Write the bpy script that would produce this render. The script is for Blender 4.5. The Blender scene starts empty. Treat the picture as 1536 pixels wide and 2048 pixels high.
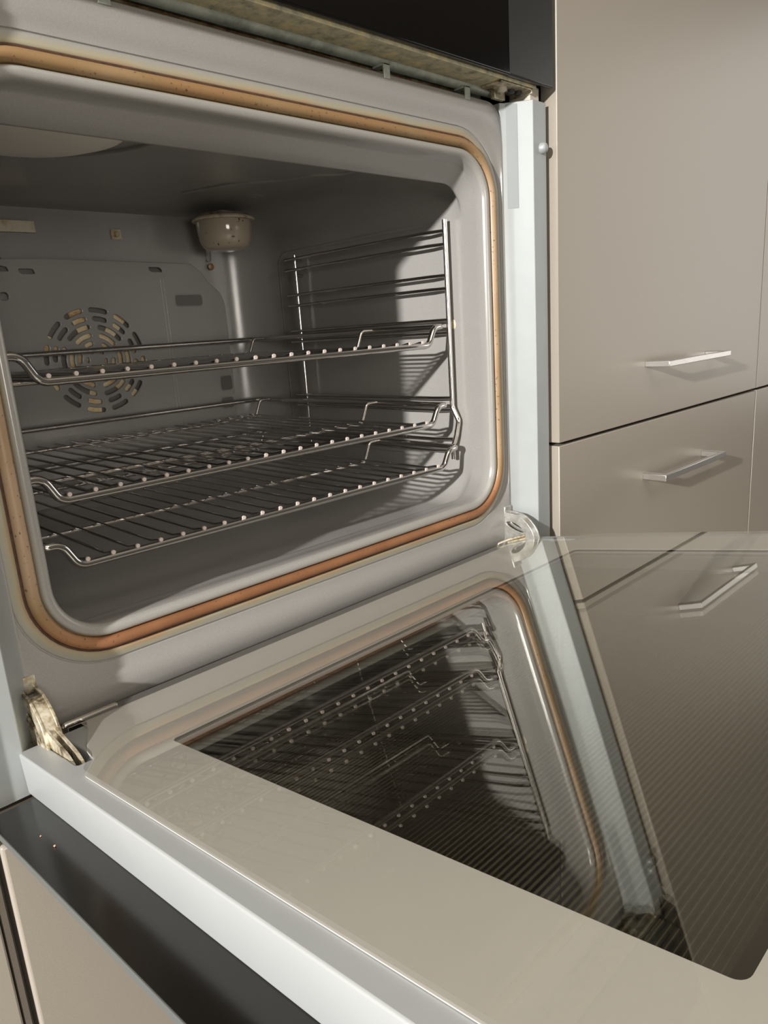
import bpy, bmesh, math, random
from mathutils import Vector, Matrix

# ------------------------------------------------------------------ camera, world, lights
S = bpy.context.scene
C = S.collection
PI = math.pi
random.seed(4)

cam_data = bpy.data.cameras.new('camera')
cam = bpy.data.objects.new('camera', cam_data)
C.objects.link(cam)
S.camera = cam
cam_data.sensor_fit = 'VERTICAL'
cam_data.sensor_height = 24.0
cam_data.lens = 1439.15 / 2048 * 24.0
cam_data.clip_start = 0.01
RT = Vector((0.71105842, -0.70000274, -0.06627284))
FW = Vector((0.6686015, 0.70230221, -0.24442511))
UP = Vector((0.21764181, 0.12949041, 0.96740078))
m = Matrix(((RT.x, UP.x, -FW.x, -0.37067747), (RT.y, UP.y, -FW.y, -0.45307703), (RT.z, UP.z, -FW.z, 0.1886607), (0, 0, 0, 1)))
cam.matrix_world = m

S.view_settings.view_transform = 'Standard'
S.view_settings.look = 'None'
S.view_settings.gamma = 1
S.view_settings.use_curve_mapping = False
S.view_settings.exposure = 0.0
S.cycles.use_denoising = True
S.cycles.max_bounces = 10
S.cycles.transparent_max_bounces = 12
S.cycles.sample_clamp_indirect = 4.0

W = bpy.data.worlds.new('world')
S.world = W
W.use_nodes = True
bgn = W.node_tree.nodes['Background']
bgn.inputs[0].default_value = (1.0, 0.93, 0.85, 1)
bgn.inputs[1].default_value = 0.10


def light(name, kind, loc, target, power, size, color):
    d = bpy.data.lights.new(name, 'AREA')
    d.shape = 'DISK' if kind == 'disk' else 'SQUARE'
    d.size = size
    d.energy = power
    d.color = color
    o = bpy.data.objects.new(name, d)
    C.objects.link(o)
    o.location = loc
    v = Vector(target) - Vector(loc)
    o.rotation_euler = v.to_track_quat('-Z', 'Y').to_euler()
    return o


LAMP = (-2.4, -0.677, 0.773)
light('wall_lamp_light', 'disk', LAMP, (0.0, 0.0, 0.1), 128, 0.065, (1.0, 0.97, 0.93))
light('overhead_fill_light', 'square', (-0.5, -1.5, 1.66), (0.0, 0.0, 0.0), 14, 0.9, (1.0, 0.92, 0.82))  # added soft fill from above for ambient light, not a known fitting
light('window_light', 'square', (3.2, -1.3, 0.55), (0.3, 0.0, 0.1), 12, 1.6, (1.0, 0.96, 0.9))
light('cavity_fill_light', 'square', (-0.9, -2.8, 0.30), (0.0, 0.2, 0.15), 21, 0.7, (1.0, 0.93, 0.84))  # added frontal fill that brightens the cavity's back wall, no known source

# ------------------------------------------------------------------ constants
CX = -0.005
AL = 0.1689
DO = Vector((0.0, -0.0181, -0.0346))      # door pivot, on the inner face
BW = 0.5


# ------------------------------------------------------------------ node materials
def new_mat(name):
    mt = bpy.data.materials.new(name)
    mt.use_nodes = True
    nt = mt.node_tree
    b = nt.nodes['Principled BSDF']
    return mt, nt, b


def plain(name, col, rough=0.4, metal=0.0, noise=0.0, nscale=200, bump=0.0, bscale=400, spec=0.5, rvar=0.0, coat=0.0):
    mt, nt, b = new_mat(name)
    b.inputs['Base Color'].default_value = (*col, 1)
    b.inputs['Roughness'].default_value = rough
    b.inputs['Metallic'].default_value = metal
    b.inputs['Specular IOR Level'].default_value = spec
    b.inputs['Coat Weight'].default_value = coat
    tc = nt.nodes.new('ShaderNodeTexCoord')
    n = nt.nodes.new('ShaderNodeTexNoise')
    n.inputs['Scale'].default_value = nscale
    n.inputs['Detail'].default_value = 4
    nt.links.new(tc.outputs['Object'], n.inputs['Vector'])
    if noise:
        r = nt.nodes.new('ShaderNodeValToRGB')
        r.color_ramp.elements[0].position = 0.3
        r.color_ramp.elements[1].position = 0.7
        r.color_ramp.elements[0].color = (*[c * (1 - noise) for c in col], 1)
        r.color_ramp.elements[1].color = (*[min(1, c * (1 + noise)) for c in col], 1)
        nt.links.new(n.outputs['Fac'], r.inputs['Fac'])
        nt.links.new(r.outputs['Color'], b.inputs['Base Color'])
    if rvar:
        mr = nt.nodes.new('ShaderNodeMapRange')
        mr.inputs['To Min'].default_value = max(0, rough - rvar)
        mr.inputs['To Max'].default_value = rough + rvar
        nt.links.new(n.outputs['Fac'], mr.inputs['Value'])
        nt.links.new(mr.outputs['Result'], b.inputs['Roughness'])
    if bump:
        n2 = nt.nodes.new('ShaderNodeTexNoise')
        n2.inputs['Scale'].default_value = bscale
        n2.inputs['Detail'].default_value = 3
        nt.links.new(tc.outputs['Object'], n2.inputs['Vector'])
        bp = nt.nodes.new('ShaderNodeBump')
        bp.inputs['Strength'].default_value = bump
        bp.inputs['Distance'].default_value = 0.001
        nt.links.new(n2.outputs['Fac'], bp.inputs['Height'])
        nt.links.new(bp.outputs['Normal'], b.inputs['Normal'])
    return mt


def enamel_mat():
    mt, nt, b = new_mat('grey_enamel')
    N, L = nt.nodes, nt.links
    tc = N.new('ShaderNodeTexCoord')
    sp = N.new('ShaderNodeTexNoise'); sp.inputs['Scale'].default_value = 1100; sp.inputs['Detail'].default_value = 1
    big = N.new('ShaderNodeTexNoise'); big.inputs['Scale'].default_value = 9; big.inputs['Detail'].default_value = 5
    L.new(tc.outputs['Object'], sp.inputs['Vector']); L.new(tc.outputs['Object'], big.inputs['Vector'])
    r = N.new('ShaderNodeValToRGB')
    r.color_ramp.elements[0].position = 0.25; r.color_ramp.elements[0].color = (0.285, 0.276, 0.264, 1)
    r.color_ramp.elements[1].position = 0.75; r.color_ramp.elements[1].color = (0.325, 0.315, 0.302, 1)
    L.new(sp.outputs['Fac'], r.inputs['Fac'])
    st = N.new('ShaderNodeAttribute'); st.attribute_name = 'stain'
    n3 = N.new('ShaderNodeTexNoise'); n3.inputs['Scale'].default_value = 14; n3.inputs['Detail'].default_value = 6
    L.new(tc.outputs['Object'], n3.inputs['Vector'])
    mr = N.new('ShaderNodeMapRange'); mr.inputs['From Min'].default_value = 0.3; mr.inputs['From Max'].default_value = 0.7
    mr.inputs['To Min'].default_value = 0.35; mr.inputs['To Max'].default_value = 1.0
    L.new(n3.outputs['Fac'], mr.inputs['Value'])
    mu = N.new('ShaderNodeMath'); mu.operation = 'MULTIPLY'; mu.use_clamp = True
    L.new(st.outputs['Fac'], mu.inputs[0]); L.new(mr.outputs['Result'], mu.inputs[1])
    mx = N.new('ShaderNodeMix'); mx.data_type = 'RGBA'
    L.new(mu.outputs[0], mx.inputs['Factor']); L.new(r.outputs['Color'], mx.inputs[6])
    rs = N.new('ShaderNodeValToRGB'); es = rs.color_ramp.elements; es[0].position = 0.0; es[0].color = (0.30, 0.29, 0.25, 1); es[1].position = 1.0; es[1].color = (0.40, 0.22, 0.11, 1)
    x_ = es.new(0.5); x_.color = (0.34, 0.31, 0.22, 1)
    L.new(mu.outputs[0], rs.inputs['Fac']); L.new(rs.outputs['Color'], mx.inputs[7])
    mu3 = N.new('ShaderNodeMath'); mu3.operation = 'MULTIPLY'; mu3.use_clamp = True; mu3.inputs[1].default_value = 2.5; L.new(mu.outputs[0], mu3.inputs[0]); L.new(mu3.outputs[0], mx.inputs['Factor'])
    L.new(mx.outputs[2], b.inputs['Base Color'])
    m2 = N.new('ShaderNodeMapRange'); m2.inputs['To Min'].default_value = 0.12; m2.inputs['To Max'].default_value = 0.34
    L.new(big.outputs['Fac'], m2.inputs['Value']); L.new(m2.outputs['Result'], b.inputs['Roughness'])
    bp = N.new('ShaderNodeBump'); bp.inputs['Strength'].default_value = 0.12; bp.inputs['Distance'].default_value = 0.004
    wv = N.new('ShaderNodeTexNoise'); wv.inputs['Scale'].default_value = 16
    L.new(tc.outputs['Object'], wv.inputs['Vector']); L.new(wv.outputs['Fac'], bp.inputs['Height'])
    L.new(bp.outputs['Normal'], b.inputs['Normal'])
    b.inputs['Specular IOR Level'].default_value = 0.75
    return mt


def gasket_mat():
    mt, nt, b = new_mat('heat_browned_seal')
    N, L = nt.nodes, nt.links
    tc = N.new('ShaderNodeTexCoord')
    sep = N.new('ShaderNodeSeparateXYZ'); L.new(tc.outputs['Object'], sep.inputs[0])
    n = N.new('ShaderNodeTexNoise'); n.inputs['Scale'].default_value = 11; n.inputs['Detail'].default_value = 6
    L.new(tc.outputs['Object'], n.inputs['Vector'])
    # height above the bottom run sets how scorched the seal is
    mr = N.new('ShaderNodeMapRange'); mr.inputs['From Min'].default_value = 0.0; mr.inputs['From Max'].default_value = 0.07
    mr.inputs['To Min'].default_value = 0.0; mr.inputs['To Max'].default_value = 0.55
    L.new(sep.outputs['Z'], mr.inputs['Value'])
    mr2 = N.new('ShaderNodeMapRange'); mr2.inputs['From Min'].default_value = 0.31; mr2.inputs['From Max'].default_value = 0.35
    mr2.inputs['To Min'].default_value = 0.0; mr2.inputs['To Max'].default_value = -0.22
    L.new(sep.outputs['Z'], mr2.inputs['Value'])
    ad = N.new('ShaderNodeMath'); ad.operation = 'ADD'; L.new(mr.outputs['Result'], ad.inputs[0]); L.new(mr2.outputs['Result'], ad.inputs[1])
    a2 = N.new('ShaderNodeMath'); a2.operation = 'MULTIPLY_ADD'; L.new(n.outputs['Fac'], a2.inputs[0]); a2.inputs[1].default_value = 0.7
    L.new(ad.outputs[0], a2.inputs[2])
    r = N.new('ShaderNodeValToRGB')
    e = r.color_ramp.elements
    e[0].position = 0.2; e[0].color = (0.14, 0.055, 0.025, 1)
    e[1].position = 0.95; e[1].color = (0.40, 0.28, 0.18, 1)
    x = e.new(0.5); x.color = (0.31, 0.145, 0.065, 1)
    x = e.new(0.72); x.color = (0.27, 0.172, 0.078, 1)
    L.new(a2.outputs[0], r.inputs['Fac'])
    sk = N.new('ShaderNodeTexNoise'); sk.inputs['Scale'].default_value = 420; sk.inputs['Detail'].default_value = 2
    L.new(tc.outputs['Object'], sk.inputs['Vector'])
    r2 = N.new('ShaderNodeValToRGB'); r2.color_ramp.elements[0].position = 0.27; r2.color_ramp.elements[1].position = 0.36
    L.new(sk.outputs['Fac'], r2.inputs['Fac'])
    mx = N.new('ShaderNodeMix'); mx.data_type = 'RGBA'; L.new(r2.outputs['Color'], mx.inputs['Factor'])
    mx.inputs[6].default_value = (0.12, 0.06, 0.035, 1); L.new(r.outputs['Color'], mx.inputs[7])
    L.new(mx.outputs[2], b.inputs['Base Color'])
    b.inputs['Roughness'].default_value = 0.42
    return mt


def glass_mat(name, tint, f0, stripes=False, boost=1.0):
    """thin pane: Schlick mix of clear and mirror; with stripes, a fine dark print across the window"""
    mt = bpy.data.materials.new(name); mt.use_nodes = True
    nt = mt.node_tree; N, L = nt.nodes, nt.links
    N.clear()
    out = N.new('ShaderNodeOutputMaterial')
    tr = N.new('ShaderNodeBsdfTransparent'); tr.inputs[0].default_value = (*tint, 1)
    gl = N.new('ShaderNodeBsdfGlossy'); gl.inputs['Roughness'].default_value = 0.0
    gl.inputs[0].default_value = (0.95, 0.94, 0.90, 1)
    g = N.new('ShaderNodeNewGeometry')
    d = N.new('ShaderNodeVectorMath'); d.operation = 'DOT_PRODUCT'
    L.new(g.outputs['Normal'], d.inputs[0]); L.new(g.outputs['Incoming'], d.inputs[1])
    ab = N.new('ShaderNodeMath'); ab.operation = 'ABSOLUTE'; L.new(d.outputs['Value'], ab.inputs[0])
    s1 = N.new('ShaderNodeMath'); s1.operation = 'SUBTRACT'; s1.inputs[0].default_value = 1; L.new(ab.outputs[0], s1.inputs[1]); s1.use_clamp = True
    p = N.new('ShaderNodeMath'); p.operation = 'POWER'; L.new(s1.outputs[0], p.inputs[0]); p.inputs[1].default_value = 5 / boost
    ma = N.new('ShaderNodeMath'); ma.operation = 'MULTIPLY_ADD'; L.new(p.outputs[0], ma.inputs[0]); ma.inputs[1].default_value = 1 - f0; ma.inputs[2].default_value = f0
    bf = N.new('ShaderNodeMath'); bf.operation = 'SUBTRACT'; bf.inputs[0].default_value = 1; L.new(g.outputs['Backfacing'], bf.inputs[1])
    mb = N.new('ShaderNodeMath'); mb.operation = 'MULTIPLY'; L.new(ma.outputs[0], mb.inputs[0]); L.new(bf.outputs[0], mb.inputs[1])
    mix = N.new('ShaderNodeMixShader'); L.new(mb.outputs[0], mix.inputs[0])
    src = tr.outputs[0]
    if stripes:
        tc = N.new('ShaderNodeTexCoord')
        wv = N.new('ShaderNodeTexWave'); wv.wave_type = 'BANDS'; wv.bands_direction = 'Y'; wv.wave_profile = 'SIN'
        wv.inputs['Scale'].default_value = 2 * PI / (20 * STRIPE)
        L.new(tc.outputs['Object'], wv.inputs['Vector'])
        mr = N.new('ShaderNodeMapRange'); mr.inputs['From Min'].default_value = 0.35; mr.inputs['From Max'].default_value = 0.65
        mr.inputs['To Min'].default_value = 0.0; mr.inputs['To Max'].default_value = 0.75
        L.new(wv.outputs['Fac'], mr.inputs['Value'])
        df = N.new('ShaderNodeBsdfDiffuse'); df.inputs[0].default_value = (0.004, 0.004, 0.004, 1)
        m0 = N.new('ShaderNodeMixShader'); L.new(mr.outputs['Result'], m0.inputs[0]); L.new(src, m0.inputs[1]); L.new(df.outputs[0], m0.inputs[2])
        src = m0.outputs[0]
    L.new(src, mix.inputs[1]); L.new(gl.outputs[0], mix.inputs[2])
    L.new(mix.outputs[0], out.inputs[0])
    return mt


STRIPE = 0.0029


def rust_mat(name, a, b_, c, scale, lo=0.42, hi=0.62, metal=0.6, rough=0.45):
    mt, nt, b = new_mat(name)
    N, L = nt.nodes, nt.links
    tc = N.new('ShaderNodeTexCoord')
    n = N.new('ShaderNodeTexNoise'); n.inputs['Scale'].default_value = scale; n.inputs['Detail'].default_value = 8; n.inputs['Roughness'].default_value = 0.65
    L.new(tc.outputs['Object'], n.inputs['Vector'])
    r = N.new('ShaderNodeValToRGB'); e = r.color_ramp.elements
    e[0].position = lo; e[0].color = (*a, 1); e[1].position = hi; e[1].color = (*c, 1)
    x = e.new((lo + hi) / 2); x.color = (*b_, 1)
    L.new(n.outputs['Fac'], r.inputs['Fac']); L.new(r.outputs['Color'], b.inputs['Base Color'])
    b.inputs['Metallic'].default_value = metal; b.inputs['Roughness'].default_value = rough
    return mt


M = {}
M['enamel'] = enamel_mat()
M['gasket'] = gasket_mat()
M['seal_notch_shade'] = plain('seal_notch_shade', (0.07, 0.03, 0.015), 0.7, noise=0.3)  # dark brown paints the shade in the notch beside the seal
M['chrome'] = plain('chromed_wire', (0.62, 0.60, 0.58), 0.09, 1.0, rvar=0.05, nscale=60)
M['bright_wire'] = plain('bright_wire', (0.80, 0.76, 0.72), 0.16, 1.0, rvar=0.05, nscale=60)
M['channel'] = plain('pale_steel_trim', (0.36, 0.385, 0.39), 0.38, 0.25, noise=0.03, nscale=40)
M['channel_rib'] = plain('matt_steel_rib', (0.27, 0.29, 0.295), 0.75, 0.0, noise=0.03, nscale=40, spec=0.2)
M['door_frame'] = plain('pale_blue_grey_door_trim', (0.34, 0.355, 0.36), 0.36, 0.1, noise=0.02, nscale=30)
M['border'] = plain('grey_printed_glass_border', (0.55, 0.53, 0.50), 0.42, noise=0.02, nscale=15)
M['black_glass'] = plain('black_glass', (0.007, 0.006, 0.005), 0.18, rvar=0.05, nscale=8)
M['display_glass'] = plain('black_display_glass', (0.004, 0.0035, 0.0035), 0.06, spec=0.3)
M['panel_end'] = plain('dark_grey_panel_end', (0.02, 0.02, 0.02), 0.3)
M['glass_edge'] = plain('ground_glass_edge', (0.09, 0.10, 0.10), 0.35)
M['pane'] = glass_mat('clear_inner_pane', (0.93, 0.93, 0.915), 0.03, boost=1.6)
M['pane2'] = glass_mat('coated_middle_pane', (0.82, 0.815, 0.79), 0.04, boost=2.2)
M['dotted'] = glass_mat('dotted_outer_pane', (0.56, 0.54, 0.49), 0.04, stripes=True)
M['cabinet'] = plain('taupe_satin_lacquer', (0.315, 0.283, 0.240), 0.30, noise=0.03, nscale=900, bump=0.06, bscale=1500, spec=0.6)
M['carcass'] = plain('taupe_carcass_board', (0.25, 0.22, 0.19), 0.5, noise=0.05, nscale=60)
M['gap_shade'] = plain('painted_gap_shade', (0.012, 0.010, 0.008), 0.8, noise=0.1, nscale=30)  # near-black board colour stands in for shade in the gaps between fronts
M['handle'] = plain('satin_nickel', (0.72, 0.70, 0.68), 0.32, 1.0, rvar=0.06, nscale=300)
M['galv'] = rust_mat('galvanised_steel', (0.24, 0.27, 0.24), (0.42, 0.46, 0.41), (0.6, 0.62, 0.55), 60, 0.3, 0.7, 0.3)
M['rusty'] = rust_mat('rust_spotted_steel', (0.20, 0.18, 0.11), (0.48, 0.46, 0.33), (0.75, 0.62, 0.32), 90, 0.3, 0.68, 0.15)
M['brown_wire'] = rust_mat('corroded_wire', (0.12, 0.06, 0.03), (0.35, 0.2, 0.09), (0.6, 0.5, 0.3), 80, 0.35, 0.65, 0.3)
M['zinc'] = rust_mat('zinc_hinge_steel', (0.42, 0.40, 0.34), (0.62, 0.61, 0.57), (0.78, 0.78, 0.75), 120, 0.3, 0.65, 0.75, 0.3)
M['zinc_old'] = rust_mat('worn_hinge_steel', (0.10, 0.075, 0.045), (0.50, 0.43, 0.30), (0.74, 0.70, 0.58), 110, 0.36, 0.62, 0.45, 0.24)
M['cream_rust'] = rust_mat('cream_enamel_with_rust', (0.30, 0.13, 0.05), (0.55, 0.45, 0.30), (0.66, 0.60, 0.48), 70, 0.3, 0.55, 0.1, 0.45)
M['fan'] = rust_mat('heat_stained_fan', (0.35, 0.16, 0.06), (0.75, 0.58, 0.32), (0.85, 0.75, 0.52), 55, 0.32, 0.6, 0.2, 0.5)
M['cream'] = plain('cream_plastic', (0.55, 0.50, 0.42), 0.5, noise=0.04)
M['dark'] = plain('dark_hole', (0.03, 0.027, 0.025), 0.6, noise=0.1)
M['bead_end'] = plain('painted_glint_wire_end', (0.85, 0.74, 0.68), 0.3, 0.4)  # pale colour paints the glint on each wire end
M['floor'] = None


def lamp_glass_mat():
    mt, nt, b = new_mat('smoked_lamp_glass')
    N, L = nt.nodes, nt.links
    tc = N.new('ShaderNodeTexCoord')
    n = N.new('ShaderNodeTexNoise'); n.inputs['Scale'].default_value = 160; n.inputs['Detail'].default_value = 3
    L.new(tc.outputs['Object'], n.inputs['Vector'])
    r = N.new('ShaderNodeValToRGB'); e = r.color_ramp.elements
    e[0].position = 0.27; e[0].color = (0.10, 0.05, 0.02, 1); e[1].position = 0.34; e[1].color = (0.56, 0.48, 0.37, 1)
    L.new(n.outputs['Fac'], r.inputs['Fac'])
    L.new(r.outputs['Color'], b.inputs['Base Color'])
    b.inputs['Roughness'].default_value = 0.12
    b.inputs['Transmission Weight'].default_value = 0.12
    b.inputs['IOR'].default_value = 1.45
    b.inputs['Coat Weight'].default_value = 0.6
    b.inputs['Coat Roughness'].default_value = 0.03
    return mt


def floor_mat():
    mt, nt, b = new_mat('pale_floor_boards')
    N, L = nt.nodes, nt.links
    tc = N.new('ShaderNodeTexCoord')
    mp = N.new('ShaderNodeMapping'); mp.inputs['Rotation'].default_value = (0, 0, PI / 2)
    mp.inputs['Location'].default_value = (0.0, -0.045, 0)
    L.new(tc.outputs['Object'], mp.inputs['Vector'])
    br = N.new('ShaderNodeTexBrick')
    br.inputs['Scale'].default_value = 1.0
    br.inputs['Mortar Size'].default_value = 0.002
    br.inputs['Brick Width'].default_value = 1.2
    br.inputs['Row Height'].default_value = 0.132
    br.inputs['Color1'].default_value = (0.30, 0.27, 0.22, 1)
    br.inputs['Color2'].default_value = (0.26, 0.24, 0.20, 1)
    br.inputs['Mortar'].default_value = (0.05, 0.04, 0.03, 1)
    L.new(mp.outputs['Vector'], br.inputs['Vector'])
    L.new(br.outputs['Color'], b.inputs['Base Color'])
    b.inputs['Roughness'].default_value = 0.35
    return mt


M['lamp_glass'] = lamp_glass_mat()
M['floor'] = floor_mat()
M['wall'] = plain('warm_white_plaster', (0.5, 0.47, 0.42), 0.8, noise=0.02, nscale=20)


# ------------------------------------------------------------------ helpers
def link(name, me, parent=None):
    o = bpy.data.objects.new(name, me)
    C.objects.link(o)
    if parent is not None:
        o.parent = parent
    return o


def obj(name, bm, mats, parent=None, smooth=None, bevel=0.0, bseg=2, label=None):
    me = bpy.data.meshes.new(name)
    bmesh.ops.recalc_face_normals(bm, faces=bm.faces[:])
    bm.to_mesh(me)
    bm.free()
    if not isinstance(mats, (list, tuple)):
        mats = [mats]
    for x in mats:
        me.materials.append(x)
    o = link(name, me, parent)
    if smooth is not None:
        for p in me.polygons:
            p.use_smooth = True
        me.set_sharp_from_angle(angle=math.radians(smooth))
    if bevel:
        md = o.modifiers.new('bevel', 'BEVEL')
        md.width = bevel; md.segments = bseg; md.limit_method = 'ANGLE'; md.angle_limit = math.radians(35)
        for p in me.polygons:
            p.use_smooth = True
        me.set_sharp_from_angle(angle=math.radians(50))
    if label:
        o['label'] = label
    return o


def empty(name, loc=(0, 0, 0), label=None, cat=None, group=None, rot=(0, 0, 0), parent=None):
    o = bpy.data.objects.new(name, None)
    C.objects.link(o)
    o.location = loc
    o.rotation_euler = rot
    o.empty_display_size = 0.05
    if label: o['label'] = label
    if cat: o['category'] = cat
    if group: o['group'] = group
    if parent is not None: o.parent = parent
    return o


def box(bm, x0, x1, y0, y1, z0, z1, mi=0):
    v = [bm.verts.new(p) for p in ((x0, y0, z0), (x1, y0, z0), (x1, y1, z0), (x0, y1, z0), (x0, y0, z1), (x1, y0, z1), (x1, y1, z1), (x0, y1, z1))]
    for q in ((0, 3, 2, 1), (4, 5, 6, 7), (0, 1, 5, 4), (1, 2, 6, 5), (2, 3, 7, 6), (3, 0, 4, 7)):
        f = bm.faces.new([v[i] for i in q]); f.material_index = mi


def fillet(pts, r, n=5, closed=False):
    """round the inner corners of a polyline; r is one radius or one per point"""
    pts = [Vector(p) for p in pts]
    out = []
    N = len(pts)
    for i, p in enumerate(pts):
        rr_ = r[i] if isinstance(r, (list, tuple)) else r
        if not closed and (i == 0 or i == N - 1) or rr_ <= 0:
            out.append(p); continue
        a = pts[(i - 1) % N]; b = pts[(i + 1) % N]
        u = (a - p); v = (b - p)
        lu, lv = u.length, v.length
        if lu < 1e-9 or lv < 1e-9: continue
        u /= lu; v /= lv
        ang = u.angle(v)
        if ang > PI - 0.02:
            out.append(p); continue
        t = min(rr_ / math.tan(ang / 2), lu * 0.48, lv * 0.48)
        R_ = t * math.tan(ang / 2)
        c = p + (u + v).normalized() * (R_ / math.sin(ang / 2))
        s = p + u * t - c; e = p + v * t - c
        tot = s.angle(e)
        for k in range(n + 1):
            w = k / n
            q = (s * math.sin((1 - w) * tot) + e * math.sin(w * tot)) / math.sin(tot)
            out.append(c + q)
    return out


def tube(bm, pts, rad, seg=8, closed=False, caps=True, mi=0, prof=None, up=None):
    """sweep a round (or given) profile along a polyline with transported frames"""
    pts = [Vector(p) for p in pts]
    n = len(pts)
    tang = []
    for i in range(n):
        a = pts[(i - 1) % n] if (closed or i > 0) else pts[i]
        b = pts[(i + 1) % n] if (closed or i < n - 1) else pts[i]
        tang.append((b - a).normalized())
    t0 = tang[0]
    nrm = up.copy() if up is not None else (Vector((0, 0, 1)) if abs(t0.z) < 0.9 else Vector((1, 0, 0)))
    nrm = (nrm - t0 * nrm.dot(t0)).normalized()
    rings = []
    for i in range(n):
        t = tang[i]
        if up is not None:
            nrm = (up - t * up.dot(t)).normalized()
        else:
            nrm = (nrm - t * nrm.dot(t)).normalized()
        bi = t.cross(nrm)
        ring = []
        if prof is None:
            for k in range(seg):
                a = 2 * PI * k / seg
                ring.append(bm.verts.new(pts[i] + (nrm * math.cos(a) + bi * math.sin(a)) * rad))
        else:
            for (a, b) in prof:
                ring.append(bm.verts.new(pts[i] + nrm * a + bi * b))
        rings.append(ring)
    m_ = len(rings[0])
    rng = range(n) if closed else range(n - 1)
    for i in rng:
        A = rings[i]; B = rings[(i + 1) % n]
        for k in range(m_):
            f = bm.faces.new((A[k], A[(k + 1) % m_], B[(k + 1) % m_], B[k])); f.material_index = mi
    if caps and not closed:
        f = bm.faces.new(list(reversed(rings[0]))); f.material_index = mi
        f = bm.faces.new(rings[-1]); f.material_index = mi
    return rings


def lathe(bm, prof, c, axis='z', seg=32, mi=0):
    rings = []
    c = Vector(c)
    for (r, h) in prof:
        ring = []
        for k in range(seg):
            a = 2 * PI * k / seg
            if axis == 'z': d = Vector((r * math.cos(a), r * math.sin(a), h))
            elif axis == 'y': d = Vector((r * math.cos(a), h, r * math.sin(a)))
            else: d = Vector((h, r * math.cos(a), r * math.sin(a)))
            ring.append(bm.verts.new(c + d))
        rings.append(ring)
    for A, B in zip(rings, rings[1:]):
        for k in range(seg):
            f = bm.faces.new((A[k], A[(k + 1) % seg], B[(k + 1) % seg], B[k])); f.material_index = mi
    f = bm.faces.new(rings[0]); f.material_index = mi
    f = bm.faces.new(rings[-1]); f.material_index = mi


NC = 12
NE = 10


def rrect(hw, zb, zt, rb, rt, y, cx=CX):
    """rounded rectangle in the XZ plane with a fixed vertex count, starting bottom right going up"""
    out = []
    cs = [(cx + hw - rb, zb + rb, rb, -PI / 2), (cx + hw - rt, zt - rt, rt, 0), (cx - hw + rt, zt - rt, rt, PI / 2), (cx - hw + rb, zb + rb, rb, PI)]
    for i, (x, z, r, a0) in enumerate(cs):
        for k in range(NC + 1):
            a = a0 + PI / 2 * k / NC
            out.append(Vector((x + r * math.cos(a), y, z + r * math.sin(a))))
        xn, zn, rn, an = cs[(i + 1) % 4]
        e = Vector((xn + rn * math.cos(an), y, zn + rn * math.sin(an)))
        s = out[-1]
        for k in range(1, NE):
            out.append(s.lerp(e, k / NE))
    return out


def loft(bm, rings, stains=None):
    lay = bm.verts.layers.float.new('stain')
    vs = []
    for i, r in enumerate(rings):
        ring = [bm.verts.new(p) for p in r]
        if stains:
            for v in ring: v[lay] = stains[i]
        vs.append(ring)
    for A, B in zip(vs, vs[1:]):
        n = len(A)
        for k in range(n):
            bm.faces.new((A[k], A[(k + 1) % n], B[(k + 1) % n], B[k]))
    return vs


def flat_shape(name, outline, holes, thick, bev, mat, loc, rot=(PI / 2, 0, 0), parent=None, label=None):
    """plate with true cut-outs: filled 2D curve, converted to a mesh. 2D coords (x, z)"""
    cu = bpy.data.curves.new(name, 'CURVE')
    cu.dimensions = '2D'
    cu.fill_mode = 'BOTH'
    cu.extrude = thick / 2
    cu.bevel_depth = bev
    cu.bevel_resolution = 2
    for poly in [outline] + holes:
        sp = cu.splines.new('POLY')
        sp.points.add(len(poly) - 1)
        for i, (a, b) in enumerate(poly):
            sp.points[i].co = (a, b, 0, 1)
        sp.use_cyclic_u = True
    tmp = bpy.data.objects.new(name + '_tmp', cu)
    C.objects.link(tmp)
    dg = bpy.context.evaluated_depsgraph_get()
    me = bpy.data.meshes.new_from_object(tmp.evaluated_get(dg))
    bpy.data.objects.remove(tmp)
    me.name = name
    me.materials.clear()
    me.materials.append(mat)
    me.transform(Matrix.Translation(Vector(loc)) @ Matrix.Rotation(rot[0], 4, 'X') @ Matrix.Rotation(rot[1], 4, 'Y') @ Matrix.Rotation(rot[2], 4, 'Z'))
    for p in me.polygons:
        p.use_smooth = True
    me.set_sharp_from_angle(angle=math.radians(40))
    o = link(name, me, parent)
    if label: o['label'] = label
    return o


def round_poly(x0, x1, z0, z1, r, n=5):
    out = []
    for (x, z, a0) in ((x1 - r, z0 + r, -PI / 2), (x1 - r, z1 - r, 0), (x0 + r, z1 - r, PI / 2), (x0 + r, z0 + r, PI)):
        for k in range(n + 1):
            a = a0 + PI / 2 * k / n
            out.append((x + r * math.cos(a), z + r * math.sin(a)))
    return out


def arc_slot(cx, cz, R_, w, a0, a1, n=8):
    h = w / 2
    da = h / R_
    a0 += da; a1 -= da
    out = []
    for k in range(n + 1):
        a = a0 + (a1 - a0) * k / n
        out.append((cx + (R_ + h) * math.cos(a), cz + (R_ + h) * math.sin(a)))
    ex, ez = cx + R_ * math.cos(a1), cz + R_ * math.sin(a1)
    for k in range(1, 6):
        b = a1 + PI * k / 6
        out.append((ex + h * math.cos(b), ez + h * math.sin(b)))
    for k in range(n + 1):
        a = a1 + (a0 - a1) * k / n
        out.append((cx + (R_ - h) * math.cos(a), cz + (R_ - h) * math.sin(a)))
    ex, ez = cx + R_ * math.cos(a0), cz + R_ * math.sin(a0)
    for k in range(1, 6):
        b = a0 + PI + PI * k / 6
        out.append((ex + h * math.cos(b), ez + h * math.sin(b)))
    return out


def struct(name, bm, mat):
    o = obj(name, bm, mat)
    o['kind'] = 'structure'
    return o


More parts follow.
